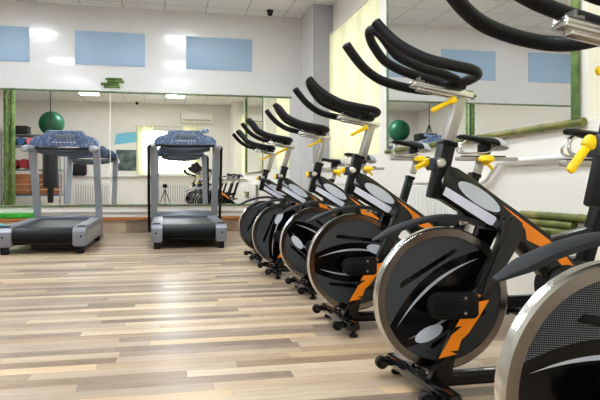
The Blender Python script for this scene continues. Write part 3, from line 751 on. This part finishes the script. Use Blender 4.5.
    for x in [-.32+.64*k/14 for k in range(15)]:
        e = 1-(abs(x)/.34)**3; zb = zc-.10+.035*(x/.32)**2*1.2
        rows.append([(x, 1.40, zb+.03), (x, 1.37, zb+.05), (x, 1.39, zc-.01), (x, 1.52, zc-.01), (x, 1.52, zb+.03), (x, 1.46, zb)])
    loft(bm, rows); obj('console_pod', bm, 'tm_hood', t)
    bm = BM()
    if black_rails:
        e = W+.062; tube(bm, catmull([(-e, 1.62, .08), (-e, 1.52, .5), (-e, 1.38, 1.10), (-e, 1.335, 1.17), (-e+.03, 1.325, 1.195), (-e+.08, 1.32, 1.20), (0, 1.32, 1.20), (e-.08, 1.32, 1.20), (e-.03, 1.325, 1.195), (e, 1.335, 1.17), (e, 1.38, 1.10), (e, 1.52, .5), (e, 1.62, .08)], 5), .018, 12)
        for s in (-1, 1): box(bm, (s*(W+.03), 1.60, .105), (.07, .05, .05), .006)
        obj('grab_frame', bm, 'plastic', t)
        bm = BM(); box(bm, (.26, 1.44, 1.40), (.09, .02, .05), .006, RY(-.25) @ RX(-.3)); obj('book_holder', bm, 'console', co)
    else:
        tube(bm, catmull([(-.33, 1.36, zc), (-.2, 1.33, zc-.012), (0, 1.32, zc-.015), (.2, 1.33, zc-.012), (.33, 1.36, zc)], 5), .014, 10); obj('grab_bar', bm, 'plastic', t)
    return t
tm = make_treadmill(True, .40, .045, 1.25, 1.2, .40, .040); tm.location = (.258, 6.80, 0)
tm['label'] = 'grey treadmill with a black grab frame, the one nearer the bikes'; tm['group'] = 'treadmills facing the back mirror'
tm = make_treadmill(False, .415, .085, 1.3, 1.14, .367, .038); tm.location = (-1.19, 6.55, 0)
tm['label'] = 'grey treadmill with a blue speckled console at the left edge'; tm['group'] = 'treadmills facing the back mirror'

# ---------------------------------------------------------------- small things by the back wall, left
t = thing('balance_trainer', 'turquoise half ball balance trainer on the floor at the left edge', 'balance trainer', (-2.02, 7.9, 0))
bm = BM(); lathe(bm, [(0, .0), (.30, .0), (.31, .02), (.31, .045), (.29, .055), (0, .055)], 40); obj('base', bm, 'plastic', t)
bm = BM(); lathe(bm, [(.29, .05)]+[(.29*math.cos(a), .055+.20*math.sin(a)) for a in [PI/2*k/10 for k in range(1, 10)]]+[(0, .255)], 40); obj('dome', bm, 'teal', t)
bm = BM()
box(bm, (-2.36, 9.43, .258), (1.06, .085, .072), .012)
for k in range(24): box(bm, (-2.87+.044*k, 9.388, .258), (.022, .008, .056), .003)
tag(obj('foam_block', bm, 'green_mat'), 'long bright green foam block lying on the step under the mirror at left', 'foam block')

# ---------------------------------------------------------------- things behind and left of the camera, seen in the mirrors
t = thing('tripod', 'dark photo tripod reflected in the back mirror', 'tripod', (0, -.10, 0))
for k in range(3):
    a = PI/2+2*PI*k/3; bm = BM(); tube(bm, [(0.02*math.cos(a), .02*math.sin(a), .52), (.24*math.cos(a), .24*math.sin(a), .008)], [.012, .008], 8); obj('leg', bm, 'dark', t)
bm = BM(); tube(bm, [(0, 0, .40), (0, 0, .60)], .013, 10); box(bm, (0, 0, .53), (.06, .06, .04), .008); obj('center_column', bm, 'dark', t)
t = thing('photo_camera', 'black photo camera on the tripod reflected in the back mirror', 'camera', (0, -.10, .60))
bm = BM(); box(bm, (0, -.02, .075), (.14, .06, .10), .01); box(bm, (0, -.02, .135), (.06, .055, .03), .008); obj('camera_body', bm, 'dark', t)
bm = BM(); lathe(bm, [(0, 0), (.035, 0), (.035, .07), (.030, .07), (.028, .055), (0, .055)], 20, 'Y', (0, .008, .08)); obj('camera_lens', bm, 'lens', t)

t = thing('bamboo_column', 'floor to ceiling green bamboo column reflected at the left edge of the back mirror', 'column', (-3.20, 4.92, 0))
for k in (-1, 1):
    bm = BM(); stalk(bm, (k*.062, 0, 0), (k*.062, 0, CEIL), .055, .42, 16); obj('bamboo_stalk', bm, 'bamboo_dark', t)
t = thing('punching_bag', 'black punching bag hanging on straps, reflected behind the left treadmill', 'punching bag', (-2.55, 3.95, .64))
bm = BM(); lathe(bm, [(0, 0), (.15, .0), (.17, .02), (.17, 1.18), (.15, 1.22), (0, 1.22)], 28); obj('bag_body', bm, 'bag', t)
bm = BM()
for k in range(4): a = PI/4+PI/2*k; tube(bm, [(.15*math.cos(a), .15*math.sin(a), 1.21), (.012*math.cos(a), .012*math.sin(a), 1.62)], .012, 6)
tube(bm, [(0, 0, 1.60), (0, 0, CEIL-.64)], .010, 8); obj('hanging_strap', bm, 'dark', t)
bm = BM(); lathe(bm, [(0, -.34), (.06, -.34), (.075, -.1), (.07, .0), (0, .0)], 16); obj('bag_tail', bm, 'bag', t)

RX0, RX1, RY0, RY1 = -4.35, -2.85, -.05, .75
t = thing('storage_rack', 'tall grey steel storage rack reflected at the left of the back mirror', 'rack', (0, 0, 0))
for x in (RX0, RX1):
    for y in (RY0, RY1):
        bm = BM(); box(bm, (x, y, 1.05), (.04, .04, 2.10), .004); obj('rack_post', bm, 'tm_post', t)
for z in (.42, 1.13, 1.78, 2.085):
    bm = BM(); box(bm, ((RX0+RX1)/2, (RY0+RY1)/2, z), (RX1-RX0, RY1-RY0, .03), .004); obj('shelf', bm, 'blue_mat' if z < .5 else 'tm_grey', t)
bm = BM(); bmesh.ops.create_uvsphere(bm, u_segments=40, v_segments=24, radius=.345)
tag(obj('exercise_ball', bm, 'ball_green', loc=(-3.13, .35, 2.10+.345)), 'big dark green exercise ball on top of the rack, reflected in the mirrors', 'exercise ball')
bm = BM(); box(bm, (-4.03, .35, 2.225), (.60, .5, .25), .01); tag(obj('storage_box', bm, 'dark'), 'black box on the top of the rack beside the green ball', 'box')
for k, (x, m, lb, c) in enumerate(((-4.12, 'blue_mat', 'blue rolled mat on the upper rack shelf, nearest the wall', 'mat'), (-3.88, 'blue_mat', 'blue rolled mat on the upper rack shelf, beside the pink one', 'mat'), (-3.64, 'pink', 'pink rolled mat on the upper rack shelf', 'mat'))):
    bm = BM(); lathe(bm, [(0, -.32), (.02, -.32), (.105, -.32), (.105, .32), (.02, .32), (0, .32)], 24, 'Y', (x, .35, 1.815+.105)); tag(obj('rolled_mat', bm, m), lb, c, 'rolled mats on the rack')
for x in (-4.10, -3.80):
    bm = BM(); lathe(bm, [(0, -.32), (.02, -.32), (.13, -.32), (.13, .32), (.02, .32), (0, .32)], 24, 'Y', (x, .35, 1.165+.13)); tag(obj('rolled_mat', bm, 'red_mat'), 'dark red rolled mat on the middle rack shelf, %s' % ('nearest the wall' if x < -4 else 'farther from the wall'), 'mat', 'rolled mats on the rack')
for x, w in ((-3.95, 'nearest the left wall'), (-3.22, 'nearer the middle of the room')):
    t = thing('wooden_crate', 'brown wooden crate on the low rack shelf, %s' % w, 'crate', (x, .35, .435), 0, 'wooden crates on the rack')
    bm = BM()
    for k in range(4):
        for s in (-1, 1):
            box(bm, (0, s*.28, .075+.145*k), (.62, .02, .125), .004); box(bm, (s*.31, 0, .075+.145*k), (.02, .54, .125), .004)
    obj('slats', bm, 'wood_crate', t)
    bm = BM(); box(bm, (0, 0, .006), (.58, .52, .012)); obj('bottom_board', bm, 'wood_crate', t)
# rear wall: blue sign, dark framed picture, air conditioner
bm = BM(); v = [(-1.56, 1.98), (-.86, 2.08), (-.90, 2.40), (-1.50, 2.32)]
prism(bm, v, YB+.001, YB+.012); tag(obj('wall_panel', bm, 'cyan_panel'), 'slanted cyan panel on the rear wall reflected between the treadmills', 'panel')
t = thing('framed_picture', 'dark framed picture under the cyan panel, reflected in the back mirror', 'picture', (-1.2, YB, 1.15))
bm = BM(); box(bm, (0, .012, .34), (.62, .015, .66)); obj('picture', bm, 'poster', t)
bm = BM()
for k in (-1, 1): box(bm, (k*.325, .015, .34), (.03, .03, .72), .004); box(bm, (0, .015, .34+k*.345), (.62, .03, .03), .004)
obj('picture_frame', bm, 'white', t)
t = thing('air_conditioner', 'white wall air conditioner reflected in the back mirror above the treadmill', 'air conditioner', (1.0, YB, 2.72))
bm = BM(); box(bm, (0, .1075, .16), (1.02, .22, .32), .03, seg=3); obj('case', bm, 'ac', t)
bm = BM(); box(bm, (0, .218, .07), (.90, .012, .05), .004); obj('air_flap', bm, 'greyband', t)

# ---------------------------------------------------------------- light
def area(name, loc, rot, sx, sy, power, col=(1, 1, 1)):
    l = bpy.data.lights.new(name, 'AREA'); l.shape = 'RECTANGLE'; l.size = sx; l.size_y = sy; l.energy = power; l.color = col
    o = bpy.data.objects.new(name, l); C.objects.link(o); o.location = loc; o.rotation_euler = rot; return o
area('daylight_far_window', (XN+.35, 7.28, 1.95), (0, PI/2, 0), 1.8, 2.7, 19, (.92, .97, 1))
area('daylight_near_window', (XN+.35, 1.22, 1.95), (0, PI/2, 0), 1.8, 2.9, 19, (.92, .97, 1))
area('daylight_rear_window', ((WX0+WX1)/2, YB-.3, 1.8), (PI/2, 0, 0), 1.6, 1.4, 60, (.92, .97, 1))

W = bpy.data.worlds.new('sky'); bpy.context.scene.world = W; W.use_nodes = True
nt = W.node_tree; bg = nt.nodes['Background']
sky = nt.nodes.new('ShaderNodeTexSky'); sky.sky_type = 'HOSEK_WILKIE'; sky.turbidity = 8; sky.sun_direction = (.3, .5, .8)
mxn = nt.nodes.new('ShaderNodeMixRGB'); mxn.inputs['Fac'].default_value = .75; mxn.inputs['Color2'].default_value = (1, 1, 1, 1)
nt.links.new(sky.outputs['Color'], mxn.inputs['Color1']); nt.links.new(mxn.outputs['Color'], bg.inputs['Color']); bg.inputs['Strength'].default_value = 2.2

# ---------------------------------------------------------------- camera
cam = bpy.data.cameras.new('camera'); co = bpy.data.objects.new('camera', cam); C.objects.link(co)
F = 620.
cam.sensor_width = 36; cam.lens = 36*F/600; cam.shift_y = -14/600; cam.clip_start = .02
co.location = (0, 0, .68); co.rotation_euler = (PI/2, 0, -math.atan(135/F))
sc = bpy.context.scene; sc.camera = co
sc.view_settings.view_transform = 'Standard'; sc.view_settings.look = 'Medium High Contrast'; sc.view_settings.exposure = .08
sc.cycles.use_denoising = True; sc.cycles.sample_clamp_indirect = 6
sc.cycles.max_bounces = 12; sc.cycles.glossy_bounces = 6; sc.cycles.diffuse_bounces = 5; sc.cycles.transparent_max_bounces = 12
